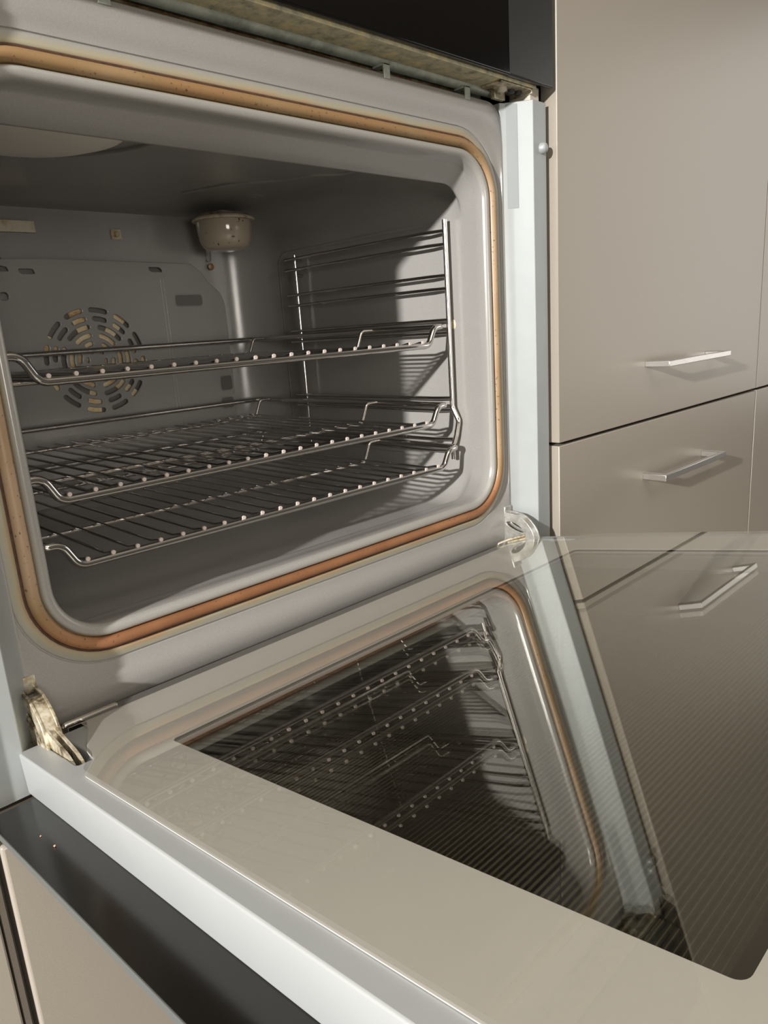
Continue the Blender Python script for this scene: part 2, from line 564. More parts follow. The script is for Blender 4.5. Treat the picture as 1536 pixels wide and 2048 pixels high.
# ------------------------------------------------------------------ setting
ZF = -0.75
bm = bmesh.new(); box(bm, -3.0, 3.5, -3.2, 0.75, ZF - 0.03, ZF); struct('floor', bm, M['floor'])
bm = bmesh.new(); box(bm, -3.0, 3.5, 0.62, 0.7, ZF, 1.72); struct('wall_back', bm, M['wall'])
bm = bmesh.new(); box(bm, -3.0, 3.5, -3.2, 0.7, 1.72, 1.76); struct('ceiling', bm, M['wall'])

# ------------------------------------------------------------------ cabinets
YC = -0.031


def front(bm, x0, x1, z0, z1, y0=YC, t=0.019):
    box(bm, x0, x1, y0, y0 + t, z0, z1)


def bar_handle(name, x0, x1, z0, z1, parent, depth=0.031, y=YC):
    """flat rectangular bow: two feet and a grip, mitred, one continuous bar"""
    bm = bmesh.new()
    t = 0.0055
    yf = y - depth
    # plan outline of the bow swept in z
    out = [(x0, y), (x0, yf), (x1, yf), (x1, y), (x1 - t * 2.0, y), (x1 - t * 2.0, yf + t), (x0 + t * 2.0, yf + t), (x0 + t * 2.0, y)]
    lo = [bm.verts.new((a, b, z0)) for a, b in out]
    hi = [bm.verts.new((a, b, z1)) for a, b in out]
    quads = ((0, 1, 6, 7), (1, 2, 5, 6), (2, 3, 4, 5))
    for q in quads:
        bm.faces.new([lo[i] for i in reversed(q)]); bm.faces.new([hi[i] for i in q])
    for i in range(8):
        j = (i + 1) % 8
        bm.faces.new((lo[i], lo[j], hi[j], hi[i]))
    return obj(name, bm, M['handle'], parent, bevel=0.0006)


def cabinet_column(x0, x1, label, with_handle, split=0.0565, zlo=-0.655, ztop=1.30):
    root = empty('tall_cabinet', ((x0 + x1) / 2, 0.28, ZF), label, 'cabinet', 'taupe tall cabinets right of the oven')
    off = Vector(root.location)
    def P(name, bm, mat, par=root, bevel=0.0, lab=None):
        o = obj(name, bm, mat, par, bevel=bevel, label=lab)
        return o
    def shift(bm):
        bmesh.ops.translate(bm, verts=bm.verts[:], vec=-off)
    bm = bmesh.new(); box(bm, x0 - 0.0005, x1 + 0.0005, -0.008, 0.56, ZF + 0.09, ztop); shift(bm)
    P('carcass', bm, M['gap_shade'])
    bm = bmesh.new(); box(bm, x0, x1, 0.05, 0.54, ZF, ZF + 0.09); shift(bm)
    P('plinth', bm, M['carcass'])
    bm = bmesh.new(); front(bm, x0, x1, split + 0.0018, ztop); shift(bm)
    up = P('cabinet_door', bm, M['cabinet'], bevel=0.0008)
    bm = bmesh.new(); front(bm, x0, x1, zlo, split - 0.0018); shift(bm)
    dn = P('drawer_front', bm, M['cabinet'], bevel=0.0008)
    if with_handle:
        for par, z0, z1 in ((up, 0.1232, 0.1302), (dn, -0.0187, -0.0107)):
            h = bar_handle('handle', 0.4925, 0.683, z0, z1, par)
            h.data.transform(Matrix.Translation(-off))
    return root


cabinet_column(0.2985, 0.8775, 'tall taupe cabinet directly right of the oven, with two slim metal bar handles', True)
cabinet_column(0.8820, 1.478, 'plain taupe cabinet at the right edge, beyond the narrow vertical gap', False)

# the housing under the oven
root = empty('oven_housing_cabinet', (0.0, 0.28, ZF), 'taupe drawer cabinet below the oven, under the black glass rim of the open door', 'cabinet')
off = Vector(root.location)
bm = bmesh.new(); box(bm, -0.2985, 0.297, -0.008, 0.56, ZF + 0.09, -0.078); bmesh.ops.translate(bm, verts=bm.verts[:], vec=-off); obj('carcass', bm, M['carcass'], root)
bm = bmesh.new(); box(bm, -0.2985, 0.297, 0.05, 0.54, ZF, ZF + 0.09); bmesh.ops.translate(bm, verts=bm.verts[:], vec=-off); obj('plinth', bm, M['carcass'], root)
bm = bmesh.new(); front(bm, -0.2928, 0.2945, -0.375, -0.0868); bmesh.ops.translate(bm, verts=bm.verts[:], vec=-off); obj('drawer_front', bm, M['cabinet'], root, bevel=0.0022, bseg=3)
bm = bmesh.new(); front(bm, -0.2928, 0.2945, -0.655, -0.379); bmesh.ops.translate(bm, verts=bm.verts[:], vec=-off); obj('drawer_front', bm, M['cabinet'], root, bevel=0.0022, bseg=3)
bm = bmesh.new(); box(bm, -0.2998, -0.2965, -0.029, -0.008, -0.655, -0.070); bmesh.ops.translate(bm, verts=bm.verts[:], vec=-off); obj('side_panel_edge', bm, M['carcass'], root)

bm = bmesh.new(); front(bm, -0.2975, 0.2945, 0.5085, 1.30); bmesh.ops.translate(bm, verts=bm.verts[:], vec=-off); obj('cabinet_door', bm, M['cabinet'], root, bevel=0.0012)
bm = bmesh.new(); box(bm, -0.2985, 0.297, -0.008, 0.56, 0.5065, 1.30); bmesh.ops.translate(bm, verts=bm.verts[:], vec=-off); obj('upper_carcass', bm, M['carcass'], root)
root = empty('side_cabinet', (-0.6, 0.28, ZF), 'taupe cabinet front left of the oven drawer, at the bottom left edge', 'cabinet')
off = Vector(root.location)
bm = bmesh.new(); box(bm, -0.90, -0.3018, -0.008, 0.56, ZF + 0.09, 0.45); bmesh.ops.translate(bm, verts=bm.verts[:], vec=-off); obj('carcass', bm, M['carcass'], root)
bm = bmesh.new(); front(bm, -0.898, -0.3012, -0.655, 0.45); bmesh.ops.translate(bm, verts=bm.verts[:], vec=-off); obj('cabinet_door', bm, M['cabinet'], root, bevel=0.0012)

# ------------------------------------------------------------------ the oven
oven = empty('oven', (0, 0, 0), 'built-in oven with grey enamel cavity and its glass door hanging open', 'oven')

# front frame: inner lip, bed of the seal, stained slope, pressed line, sheet edge
HB = 0.2362


def orr(o, y, rr=None, cx=CX):
    r_ = (0.047 + o) if rr is None else rr
    return rrect(HB + o, -o, 0.3490 + o, r_, r_, y, cx)


bm = bmesh.new()
prof_ = [(-0.0128, 0.0012, .1), (-0.0120, -0.0010, .1), (-0.0105, -0.0024, .1), (-0.0085, -0.0029, .1), (-0.0066, -0.0026, .2), (-0.0055, -0.0012, .5), (-0.0050, 0.0012, 1),
         (0.0040, 0.0014, 1), (0.0047, 0.0012, 1), (0.0051, -0.0008, 1), (0.0058, -0.0013, 1), (0.0075, -0.0010, 0.85), (0.0095, -0.0005, 0.55), (0.0112, -0.0001, 0.28), (0.0120, 0.0001, .12), (0.0124, 0.0009, .1), (0.0130, 0.0009, .05), (0.0135, 0.0, 0)]
rings = [orr(o, y) for o, y, s_ in prof_]
sts = [s_ for o, y, s_ in prof_]
CF = -0.0030
rings += [rrect(HB + 0.0138, -0.0200, 0.3680, 0.050, 0.045, 0.0000, CF),
          rrect(HB + 0.0141, -0.0225, 0.3705, 0.046, 0.040, -0.0012, CF),
          rrect(0.2510, -0.0320, 0.3790, 0.030, 0.028, -0.0010, CF),
          rrect(0.2522, -0.0425, 0.3880, 0.012, 0.018, 0.0000, CF),
          rrect(0.2528, -0.0450, 0.3900, 0.012, 0.018, 0.0025, CF),
          rrect(0.2529, -0.0452, 0.3902, 0.012, 0.018, 0.0200, CF)]
sts += [0] * 6
loft(bm, rings, sts)
obj('front_frame', bm, M['enamel'], oven, smooth=55)

# cavity
bm = bmesh.new()
st = [(HB - 0.0128, 0.0128, 0.3362, 0.0342, 0.0342, 0.0012),
      (HB - 0.0130, 0.0130, 0.3356, 0.034, 0.034, 0.0030),
      (HB - 0.0112, 0.0125, 0.3342, 0.034, 0.033, 0.0115),
      (HB - 0.0109, 0.0120, 0.3330, 0.034, 0.032, 0.0128),
      (HB - 0.0086, 0.0112, 0.3262, 0.033, 0.029, 0.0225),
      (HB - 0.0069, 0.0100, 0.3212, 0.032, 0.028, 0.0295),
      (HB - 0.0064, 0.0092, 0.3206, 0.032, 0.028, 0.0315),
      (HB - 0.0058, 0.0070, 0.3218, 0.032, 0.028, 0.0340),
      (HB - 0.0045, 0.0030, 0.3380, 0.032, 0.030, 0.0395),
      (0.2326, 0.0010, 0.3460, 0.034, 0.034, 0.0440),
      (0.2340, 0.0006, 0.3488, 0.034, 0.036, 0.0520),
      (0.2356, 0.0005, 0.3500, 0.034, 0.038, 0.1500),
      (0.2356, 0.0005, 0.3490, 0.034, 0.038, 0.3400),
      (0.2345, 0.0010, 0.3480, 0.034, 0.038, 0.3600),
      (0.2290, 0.0030, 0.3470, 0.034, 0.038, 0.3770),
      (0.2190, 0.0060, 0.3460, 0.034, 0.038, 0.3920),
      (0.2050, 0.0100, 0.3450, 0.034, 0.038, 0.4030),
      (0.1900, 0.0160, 0.3430, 0.030, 0.036, 0.4080),
      (0.1700, 0.0250, 0.3380, 0.030, 0.036, 0.4095)]
vs = loft(bm, [rrect(*s) for s in st], [0.1] + [0] * (len(st) - 1))
bm.faces.new(list(reversed(vs[-1])))
# flush panel emboss on each side wall
o = obj('cavity', bm, M['enamel'], oven, smooth=50)

# raised plate on the right wall behind the shelf support (a pressed pocket with a soft rim)
for sgn in (1, -1):
    xw = CX + sgn * 0.2349
    bm = bmesh.new()
    loop = [(0.0415, 0.05), (0.0415, 0.293), (0.345, 0.293), (0.345, 0.05)]
    pts = fillet([(xw, a, b) for a, b in loop], 0.018, 6, closed=True)
    tube(bm, pts, 0.0011, 6, closed=True, prof=[(0.0018, 0), (0, 0.0006 * 1), (-0.0018, 0), (0, -0.0006)], up=Vector((1, 0, 0)) if False else None)
    obj('wall_emboss', bm, M['enamel'], oven, smooth=60)

# seal: one half-round heat-browned bead bedded in the frame
bm = bmesh.new()
pp = [(-0.0046, 0.0005), (-0.0045, -0.0012), (-0.0040, -0.0028), (-0.0028, -0.0042), (-0.0010, -0.0049), (0.0010, -0.0048), (0.0024, -0.0039), (0.0033, -0.0024), (0.0036, -0.0008), (0.0036, 0.0008)]
loft(bm, [orr(o, y) for o, y in pp], [0] * len(pp))
obj('door_seal', bm, [M['gasket']], oven, smooth=70, label='orange-brown heat-stained bead around the opening')

bm = bmesh.new()  # added dark strip, shade of the notch put into colour
gl = [orr(o, y) for o, y in ((0.0037, -0.0010), (0.0044, -0.0014), (0.0051, -0.0010), (0.0050, 0.0006))]
loft(bm, gl + [gl[0]], [0] * 5)
obj('notch_shade_strip', bm, M['seal_notch_shade'], oven, smooth=60, label='dark strip painting the shade in the notch beside the bead')

# side trims of pale steel: square channels standing proud of the enamel front
for sgn in (1, -1):
    def X(a): return CX + sgn * a
    x_in, x_out = 0.2739, 0.2956
    if sgn < 0: x_in, x_out = 0.2639, 0.2856
    bm = bmesh.new()
    xb_ = 0.2540 if sgn > 0 else 0.2470
    outer = [(xb_, 0.010), (xb_, 0.0012), (xb_ + 0.0012, 0.0002), (xb_ + (x_in - xb_) * 0.18, -0.0010), (xb_ + (x_in - xb_) * 0.45, -0.0080), (xb_ + (x_in - xb_) * 0.73, -0.0158), (x_in, -0.0235), (x_out, -0.0235), (x_out, 0.03)]
    inner = [(x_out - 0.0015, 0.03), (x_out - 0.0015, -0.0222), (x_in + 0.0012, -0.0222), (xb_ + (x_in - xb_) * 0.74, -0.0140), (xb_ + (x_in - xb_) * 0.46, -0.0062), (xb_ + (x_in - xb_) * 0.20, 0.0008), (xb_ + 0.0022, 0.0016), (xb_ + 0.0012, 0.0022), (xb_ + 0.0012, 0.010)]
    path = [(X(a), b) for a, b in outer + inner]
    nn = len(outer)
    z0, z1 = -0.067, 0.3905
    lo = [bm.verts.new((a, b, z0)) for a, b in path]; hi = [bm.verts.new((a, b, z1)) for a, b in path]
    for k in range(nn - 1):
        q = (k, k + 1, 2 * nn - 2 - k, 2 * nn - 1 - k)
        bm.faces.new([lo[i] for i in q]); bm.faces.new([hi[i] for i in reversed(q)])
    for i in range(2 * nn):
        j = (i + 1) % (2 * nn)
        bm.faces.new((lo[i], lo[j], hi[j], hi[i]))
    ch = obj('side_trim', bm, M['channel'], oven, bevel=0.0008, bseg=2)
    # raised rib pressed into the upper half of the trim
    bm = bmesh.new()
    rp = [(X(xb_ + (x_in - xb_) * t), yy) for t, yy in ((0.22, -0.0014), (0.25, -0.0030), (0.40, -0.0074), (0.55, -0.0116), (0.58, -0.0110))]
    lo = [bm.verts.new((a, b, 0.296)) for a, b in rp]; hi = [bm.verts.new((a, b, z1 - 0.002)) for a, b in rp]
    for i in range(5):
        j = (i + 1) % 5
        bm.faces.new((lo[i], lo[j], hi[j], hi[i]))
    bm.faces.new(lo); bm.faces.new(list(reversed(hi)))
    obj('pressed_rib', bm, M['channel_rib'], ch)
    bm = bmesh.new()
    lathe(bm, [(0.0001, -0.0058), (0.0026, -0.0055), (0.0044, -0.0042), (0.0052, -0.002), (0.0054, 0.0)], (X((x_in + x_out) / 2 + .0035), -0.0235, 0.3495), 'y', 20)
    obj('buffer', bm, M['channel'], ch, smooth=50)

# back panel (air baffle) with real cut-outs
FC = (-0.006, 0.1765)
holes = []
rnd = [(0.0575, 0.0070, 12, 24, 98), (0.0478, 0.0070, 12, 23, 96), (0.0385, 0.0070, 6, 49, 92.5), (0.0290, 0.0070, 6, 46, 92.5), (0.0200, 0.0062, 6, 36, 92), (0.0110, 0.0048, 6, 38, 95)]
for R_, w, cnt, arc, st_ in rnd:
    for k in range(cnt):
        a0 = math.radians(st_ + k * 360 / cnt)
        holes.append(arc_slot(FC[0], FC[1], R_, w, a0, a0 + math.radians(arc), 6))


def slanted(x0, x1, z0, z1, sk, r=0.0035):
    return [(a + (b - (z0 + z1) / 2) * sk, b) for a, b in round_poly(x0, x1, z0, z1, r)]


holes += [slanted(0.0745, 0.0930, 0.2755, 0.2825, -0.5), slanted(-0.0765, -0.0590, 0.2730, 0.2790, -0.4), slanted(-0.106, -0.086, 0.2755, 0.2815, -0.4),
          round_poly(-0.101, -0.090, 0.2455, 0.2555, 0.0045)]
outline = [(-0.188, 0.016), (0.176, 0.016), (0.176, 0.110), (0.176, 0.236), (0.171, 0.250), (0.156, 0.262), (0.146, 0.275), (0.132, 0.286), (0.060, 0.287), (-0.05, 0.289), (-0.16, 0.286), (-0.188, 0.255)]
ol = [(p.x, p.z) for p in fillet([(a, 0, b) for a, b in outline], 0.012, 5, closed=True)]
back = flat_shape('back_panel', ol, holes, 0.0016, 0.0009, M['enamel'], (0, 0.4010, 0), parent=oven)
# pressed marks on the back panel
PADM = plain('darker_enamel_pad', (0.14, 0.135, 0.128), 0.3, noise=0.08, nscale=500)
for (x0, x1, z0, z1) in ((0.104, 0.1440, 0.2345, 0.2495), (0.155, 0.1745, 0.124, 0.1445), (0.153, 0.1735, 0.100, 0.116)):
    bm = bmesh.new()
    tube(bm, [(a, 0.3997, b) for a, b in round_poly(x0, x1, z0, z1, 0.004)], 0.0008, 6, closed=True)
    rr_ = round_poly(x0 + 0.001, x1 - 0.001, z0 + 0.001, z1 - 0.001, 0.0035)
    lo = [bm.verts.new((a, 0.3991, b)) for a, b in rr_]; hi = [bm.verts.new((a, 0.4005, b)) for a, b in rr_]
    f = bm.faces.new(lo); f.material_index = 1
    for i in range(len(rr_)):
        bm.faces.new((lo[i], lo[(i + 1) % len(rr_)], hi[(i + 1) % len(rr_)], hi[i]))
    obj('pressed_pad', bm, [M['enamel'], PADM], back, smooth=60)
for x in (0.0885, 0.0925, -0.1045):
    bm = bmesh.new()
    tube(bm, [(x, 0.3997, 0.02), (x, 0.3997, 0.268)], 0.0009 if x > 0 else 0.0014, 6)
    obj('pressed_rib', bm, M['enamel'], back, smooth=60)
# dark box behind the slots
bm = bmesh.new(); box(bm, -0.085, 0.075, 0.4065, 0.4075, 0.10, 0.255); box(bm, -0.11, 0.10, 0.4065, 0.4075, 0.256, 0.285)
obj('fan_housing', bm, plain('dark_fan_housing', (0.16, 0.15, 0.14), 0.5, noise=0.2, nscale=40), back)
# fan wheel
bm = bmesh.new()
for k in range(7):
    a = math.radians(105 - k * 51.4)
    da = math.radians(9)
    pts = []
    for r, d in ((0.012, -0.25), (0.045, -0.16), (0.0635, -0.145), (0.0635, 0.145), (0.045, 0.16), (0.012, 0.25)):
        pts.append((FC[0] + r * math.cos(a + d), FC[1] + r * math.sin(a + d)))
    lo = [bm.verts.new((x, 0.4060, z)) for x, z in pts]; hi = [bm.verts.new((x, 0.4045, z)) for x, z in pts]
    bm.faces.new(lo); bm.faces.new(list(reversed(hi)))
    for i in range(6):
        bm.faces.new((lo[i], lo[(i + 1) % 6], hi[(i + 1) % 6], hi[i]))
lathe(bm, [(0.034, 0.0), (0.034, -0.0015), (0.030, -0.002)], (FC[0], 0.4062, FC[1]), 'y', 28)
obj('fan', bm, M['fan'], oven, label='rust-stained cream fan wheel seen through the slots')


# screws and small plates on the back
def screw(x, y, z, r, plate=0.0):
    bm = bmesh.new()
    if plate:
        box(bm, x - plate, x + plate, y - 0.0012, y, z - plate * 0.9, z + plate * 0.9)
    lathe(bm, [(r, -0.001), (r, -0.0030), (r * 0.7, -0.0042), (r * 0.3, -0.0044)], (x, y, z), 'y', 12)
    obj('screw', bm, M['brown_wire'] if not plate else M['cream_rust'], oven, smooth=40)


screw(0.0440, 0.4085, 0.3190, 0.0033, 0.0062)
screw(0.1650, 0.4060, 0.2835, 0.0042)
bm = bmesh.new(); box(bm, -0.125, -0.050, 0.4020, 0.4035, 0.3165, 0.3285); obj('heater_bracket', bm, M['cream_rust'], oven, bevel=0.0004)
bm = bmesh.new(); tube(bm, [(p[0], 0.4040, p[1]) for p in round_poly(0.160, 0.1665, 0.290, 0.306, 0.003)], 0.0008, 6, closed=True)
obj('pressed_mark', bm, M['enamel'], oven, smooth=60)

# ceiling details
bm = bmesh.new()
lathe(bm, [(0.072, 0.0), (0.071, -0.006), (0.066, -0.0115), (0.052, -0.0155), (0.030, -0.017), (0.001, -0.0175)], (-0.155, 0.108, 0.3495), 'z', 48)
obj('ceiling_disc', bm, rust_mat('pale_cream_enamel_with_rust', (0.4, 0.2, 0.08), (0.85, 0.78, 0.66), (0.9, 0.86, 0.78), 40, 0.25, 0.45, 0.0, 0.4), oven, smooth=50, label='round cream ceiling cover with rusty rim')
bm = bmesh.new()
ring = [(-0.155 + 0.11 * math.cos(a), 0.118 + 0.10 * math.sin(a), 0.3495) for a in [2 * PI * k / 40 for k in range(40)]]
tube(bm, ring, 0.0022, 8, closed=True)
obj('ceiling_emboss', bm, M['enamel'], oven, smooth=60)
bm = bmesh.new()
wig = fillet([(0.075, 0.30, 0.3492), (0.095, 0.245, 0.3496), (0.135, 0.205, 0.3498), (0.155, 0.165, 0.3500), (0.175, 0.155, 0.3498), (0.188, 0.110, 0.3498), (0.19, 0.07, 0.3485)], 0.03, 8)
tube(bm, wig, 0.0022, 8)
obj('ceiling_emboss', bm, M['enamel'], oven, smooth=60)

# oven lamp
LX, LY, LZ = 0.1565, 0.350, 0.3320
lampo = None
bm = bmesh.new()
lathe(bm, [(0.0300, 0.0060), (0.0345, 0.0022), (0.0374, 0.0016), (0.0382, 0.0), (0.0372, -0.0018), (0.0335, -0.0022), (0.032, -0.001)], (LX, LY, LZ), 'z', 48)
lampo = obj('lamp_ring', bm, M['cream_rust'], oven, smooth=50, label='rusty cream ring around the lamp glass')
bm = bmesh.new()
lathe(bm, [(0.0335, -0.001), (0.0338, -0.006), (0.0328, -0.016), (0.0310, -0.025), (0.0275, -0.0315), (0.0225, -0.0345), (0.012, -0.0358), (0.001, -0.036),
           ], (LX, LY, LZ), 'z', 48)
obj('lamp_glass', bm, M['lamp_glass'], lampo, smooth=60, label='brown-stained glass bowl')
bm = bmesh.new(); lathe(bm, [(0.001, 0.012), (0.010, 0.01), (0.012, -0.004), (0.009, -0.018), (0.001, -0.023)], (LX, LY, LZ), 'z', 24)
obj('bulb', bm, M['cream'], lampo, smooth=60)

# shelf supports
ZL = [0.2819, 0.2389, 0.1947, 0.1141, 0.0697]


def shelf_support(sgn):
    def X(a): return CX + sgn * a
    xr = 0.2205; xp = 0.2262
    root_ = None
    bm = bmesh.new()
    pz = fillet([(X(xp), 0.0515, 0.2925), (X(xp), 0.0515, 0.104), (X(xp + 0.0005), 0.0440, 0.090), (X(xp), 0.0475, 0.074), (X(xp - 0.001), 0.0515, 0.062), (X(xp - 0.001), 0.0515, 0.048)], 0.008, 4)
    tube(bm, pz, 0.0027, 10)
    root_ = obj('shelf_support', bm, M['bright_wire'], oven, smooth=60)
    bm = bmesh.new()
    tube(bm, [(X(xr + 0.0045), 0.298, 0.2865), (X(xr + 0.0045), 0.298, 0.050)], 0.0021, 8)
    obj('rear_post', bm, M['bright_wire'], root_, smooth=60)
    for z in ZL:
        for dz in (0.0, -0.0129):
            bm = bmesh.new()
            pts = fillet([(X(xr), 0.3123, z + dz), (X(xr), 0.0725, z + dz), (X(xp - 0.001), 0.0520, z + dz)], 0.012, 4)
            tube(bm, pts, 0.00175, 8)
            obj('rail', bm, M['chrome'], root_, smooth=60)
    for z in (0.282, 0.262):
        bm = bmesh.new(); tube(bm, [(X(0.2355), 0.298, z), (X(xr + 0.003), 0.298, z)], 0.0018, 8)
        obj('stay', bm, M['chrome'], root_, smooth=60)
    bm = bmesh.new(); lathe(bm, [(0.0054, 0.0), (0.0056, 0.0006 * -sgn), (0.0050, -0.0016 * sgn), (0.003, -0.002 * sgn)], (X(0.2352), 0.0515, 0.1895), 'x', 20)
    obj('fixing_stud', bm, M['cream_rust'], root_, smooth=50)


shelf_support(1)
shelf_support(-1)


# ------------------------------------------------------------------ wire racks
def make_rack(zf, yr, label):
    """zf = height of the outer frame; grid hangs DROP lower"""
    DROP = 0.0178
    root_ = empty('wire_rack', (CX, 0.2, zf), label, 'oven rack', 'chromed wire racks in the oven')
    oz = -zf; ox = -CX; oy = -0.2
    def T(x, y, z): return (x + ox * 0, y + oy, z)
    we, w = 0.2155, 0.1955
    yb = 0.3886
    zl = -DROP
    r = 0.0031
    bm = bmesh.new()
    P_ = [T(0, yb, 0), T(-we, yb, 0), T(-we, yr, 0), T(-we + 0.0145, yr, 0), T(-w + 0.004, yr, zl), T(w - 0.004, yr, zl), T(we - 0.0145, yr, 0), T(we, yr, 0), T(we, yb, 0)]
    fr = fillet(P_, [0, 0.012, 0.008, 0.010, 0.010, 0.010, 0.010, 0.008, 0.012], 6, closed=True)
    tube(bm, fr, r, 12, closed=True)
    frame = obj('frame', bm, M['chrome'], root_, smooth=60)
    # cross rods: middle and rear, ends turned up to the side bars
    for yy, nm in ((0.155, 'cross_rod'), (0.366, 'cross_rod')):
        bm = bmesh.new()
        pts = fillet([T(-we + 0.003, yy, 0.001), T(-w - 0.002, yy, 0.001), T(-w + 0.008, yy, zl - 0.0035), T(w - 0.008, yy, zl - 0.0035), T(w + 0.002, yy, 0.001), T(we - 0.003, yy, 0.001)], 0.006, 5)
        tube(bm, pts, 0.0021, 8)
        obj(nm, bm, M['bright_wire'], root_, smooth=60)
    cnt = 21
    for k in range(cnt):
        x = -0.1855 + k * 0.01835
        bm = bmesh.new()
        zt = zl + 0.0008
        pts = [T(x, yr - 0.0008, zl + 0.0036), T(x, yr + 0.004, zl + 0.0030), T(x, yr + 0.014, zt), T(x, 0.36, zt), T(x, 0.371, zt + 0.0)]
        tube(bm, fillet(pts, 0.008, 3), 0.00135, 6)
        rings = tube(bm, [T(x, yr - 0.0020, zl + 0.0038), T(x, yr - 0.0004, zl + 0.0038)], 0.0016, 8)
        for f in bm.faces:
            if all(v in rings[0] or v in rings[1] for v in f.verts): f.material_index = 1
        obj('grid_wire', bm, [M['chrome'], M['bead_end']], root_, smooth=60)
    return root_


make_rack(0.1882, 0.0498, 'uppermost wire rack, seen almost edge-on in the middle of the oven')
make_rack(0.1076, 0.0498, 'middle wire rack, just below the fan grille and above the lowest rack')
make_rack(0.0632, 0.0371, 'lowest wire rack, nearest to the oven floor')

# ------------------------------------------------------------------ control panel
cp = None
bm = bmesh.new(); box(bm, -0.299, 0.292, YC, YC + 0.005, 0.4015, 0.505)
for f in bm.faces: pass
cp = obj('control_panel', bm, M['display_glass'], oven, bevel=0.0015)
bm = bmesh.new(); box(bm, 0.222, 0.2925, YC - 0.0003, YC + 0.0048, 0.4013, 0.5052)
obj('panel_end', bm, M['panel_end'], cp, bevel=0.0015)
bm = bmesh.new(); box(bm, -0.285, 0.275, -0.024, 0.10, 0.4045, 0.502); obj('panel_housing', bm, M['dark'], cp)
bm = bmesh.new()
box(bm, -0.285, 0.272, -0.0245, 0.0030, 0.4005, 0.4025)
box(bm, -0.285, 0.272, -0.0255, -0.0240, 0.3992, 0.4035)
obj('lower_rail', bm, M['rusty'], cp, bevel=0.0005, label='rust-spotted steel underside of the control panel')
bm = bmesh.new()
pr = [(0.0085 + 0.0062 * math.cos(a), 0.4005 + 0.0042 * math.sin(a)) for a in [PI + PI * k / 8 for k in range(9)]] + [(0.0147, 0.4035), (0.0023, 0.4035)]
lo = [bm.verts.new((-0.285, a, b)) for a, b in pr]; hi = [bm.verts.new((0.250, a, b)) for a, b in pr]
bm.faces.new(lo); bm.faces.new(list(reversed(hi)))
for i in range(len(pr)):
    j = (i + 1) % len(pr); bm.faces.new((lo[i], lo[j], hi[j], hi[i]))
obj('round_rail', bm, M['galv'], cp, smooth=50)
bm = bmesh.new()
tube(bm, fillet([(-0.27, 0.0170, 0.3985), (-0.03, 0.0175, 0.3975), (0.03, 0.0172, 0.3982), (0.12, 0.0178, 0.3972), (0.215, 0.0175, 0.3985)], 0.05, 4), 0.0011, 6)
obj('wire', bm, M['brown_wire'], cp, smooth=60)
for x, w in ((-0.139, 0.004), (0.0965, 0.0035), (0.1995, 0.0035)):
    bm = bmesh.new()
    box(bm, x - w, x + w, -0.0012, 0.0005, 0.3855, 0.3965)
    box(bm, x - w, x + w, -0.0012, 0.012, 0.3950, 0.3965)
    obj('clip', bm, M['galv'], cp, bevel=0.0004)
bm = bmesh.new(); box(bm, -0.285, 0.245, 0.0195, 0.0205, 0.384, 0.4040); obj('rear_sheet', bm, M['galv'], cp)
# corner bracket with screws at the right end
bm = bmesh.new()
box(bm, 0.222, 0.268, -0.0225, 0.001, 0.3985, 0.4005)
box(bm, 0.268, 0.2705, -0.0225, 0.001, 0.3955, 0.4035)
box(bm, 0.236, 0.252, -0.004, 0.001, 0.3915, 0.4005)
cb = obj('corner_bracket', bm, M['zinc_old'], cp, bevel=0.0005)
for x, y, r, mt in ((0.238, -0.011, 0.0042, 'cream'), (0.2505, -0.012, 0.0034, 'dark'), (0.2605, -0.013, 0.0034, 'dark')):
    bm = bmesh.new(); lathe(bm, [(r, 0.0), (r, -0.0025), (r * 0.6, -0.0035)], (x, y, 0.3985), 'z', 14)
    obj('screw', bm, M[mt], cb, smooth=40)
bm = bmesh.new(); box(bm, 0.2690, 0.2845, -0.0200, 0.004, 0.3860, 0.4035)
obj('spacer_block', bm, M['cream'], cp, bevel=0.001)

# ------------------------------------------------------------------ the open door
door = empty('door', tuple(DO), None, None, rot=(-AL, 0, 0), parent=oven)
# local frame: x along the hinge, -y away from the hinge (u), z out of the inner face (v)
TV = -0.0290           # outer glass inner face
UE = 0.452


def door_outline(hw0, hw1, u0, u1, r, s0=0.052, s1=0.088, cx=CX):
    """inner pane outline: narrow beside the hinges, widening with an S, rounded far corners -> list of (x, y)"""
    R_ = [(hw0, u0)]
    cp_ = fillet([(hw0, u0, 0), (hw0 + 0.001, 0.014, 0), (hw1 - 0.0135, 0.050, 0), (hw1 - 0.0115, 0.066, 0), (hw1, 0.082, 0), (hw1, 0.12, 0)], [0, 0.02, 0.012, 0.010, 0.010, 0], 6)
    R_ += [(p.x, p.y) for p in cp_[1:-1]]
    for k in range(7):
        a = PI / 2 * k / 6
        R_.append((hw1 - r + r * math.cos(a), u1 - r + r * math.sin(a)))
    left = [(-a, u) for a, u in reversed(R_)]
    return [(cx + a, -u) for a, u in R_ + left]


def extrude_poly(bm, poly, z0, z1, mi=0):
    lo = [bm.verts.new((a, b, z0)) for a, b in poly]; hi = [bm.verts.new((a, b, z1)) for a, b in poly]
    f = bm.faces.new(list(reversed(lo))); f.material_index = mi
    f = bm.faces.new(hi); f.material_index = mi
    n = len(poly)
    for i in range(n):
        f = bm.faces.new((lo[i], lo[(i + 1) % n], hi[(i + 1) % n], hi[i])); f.material_index = mi


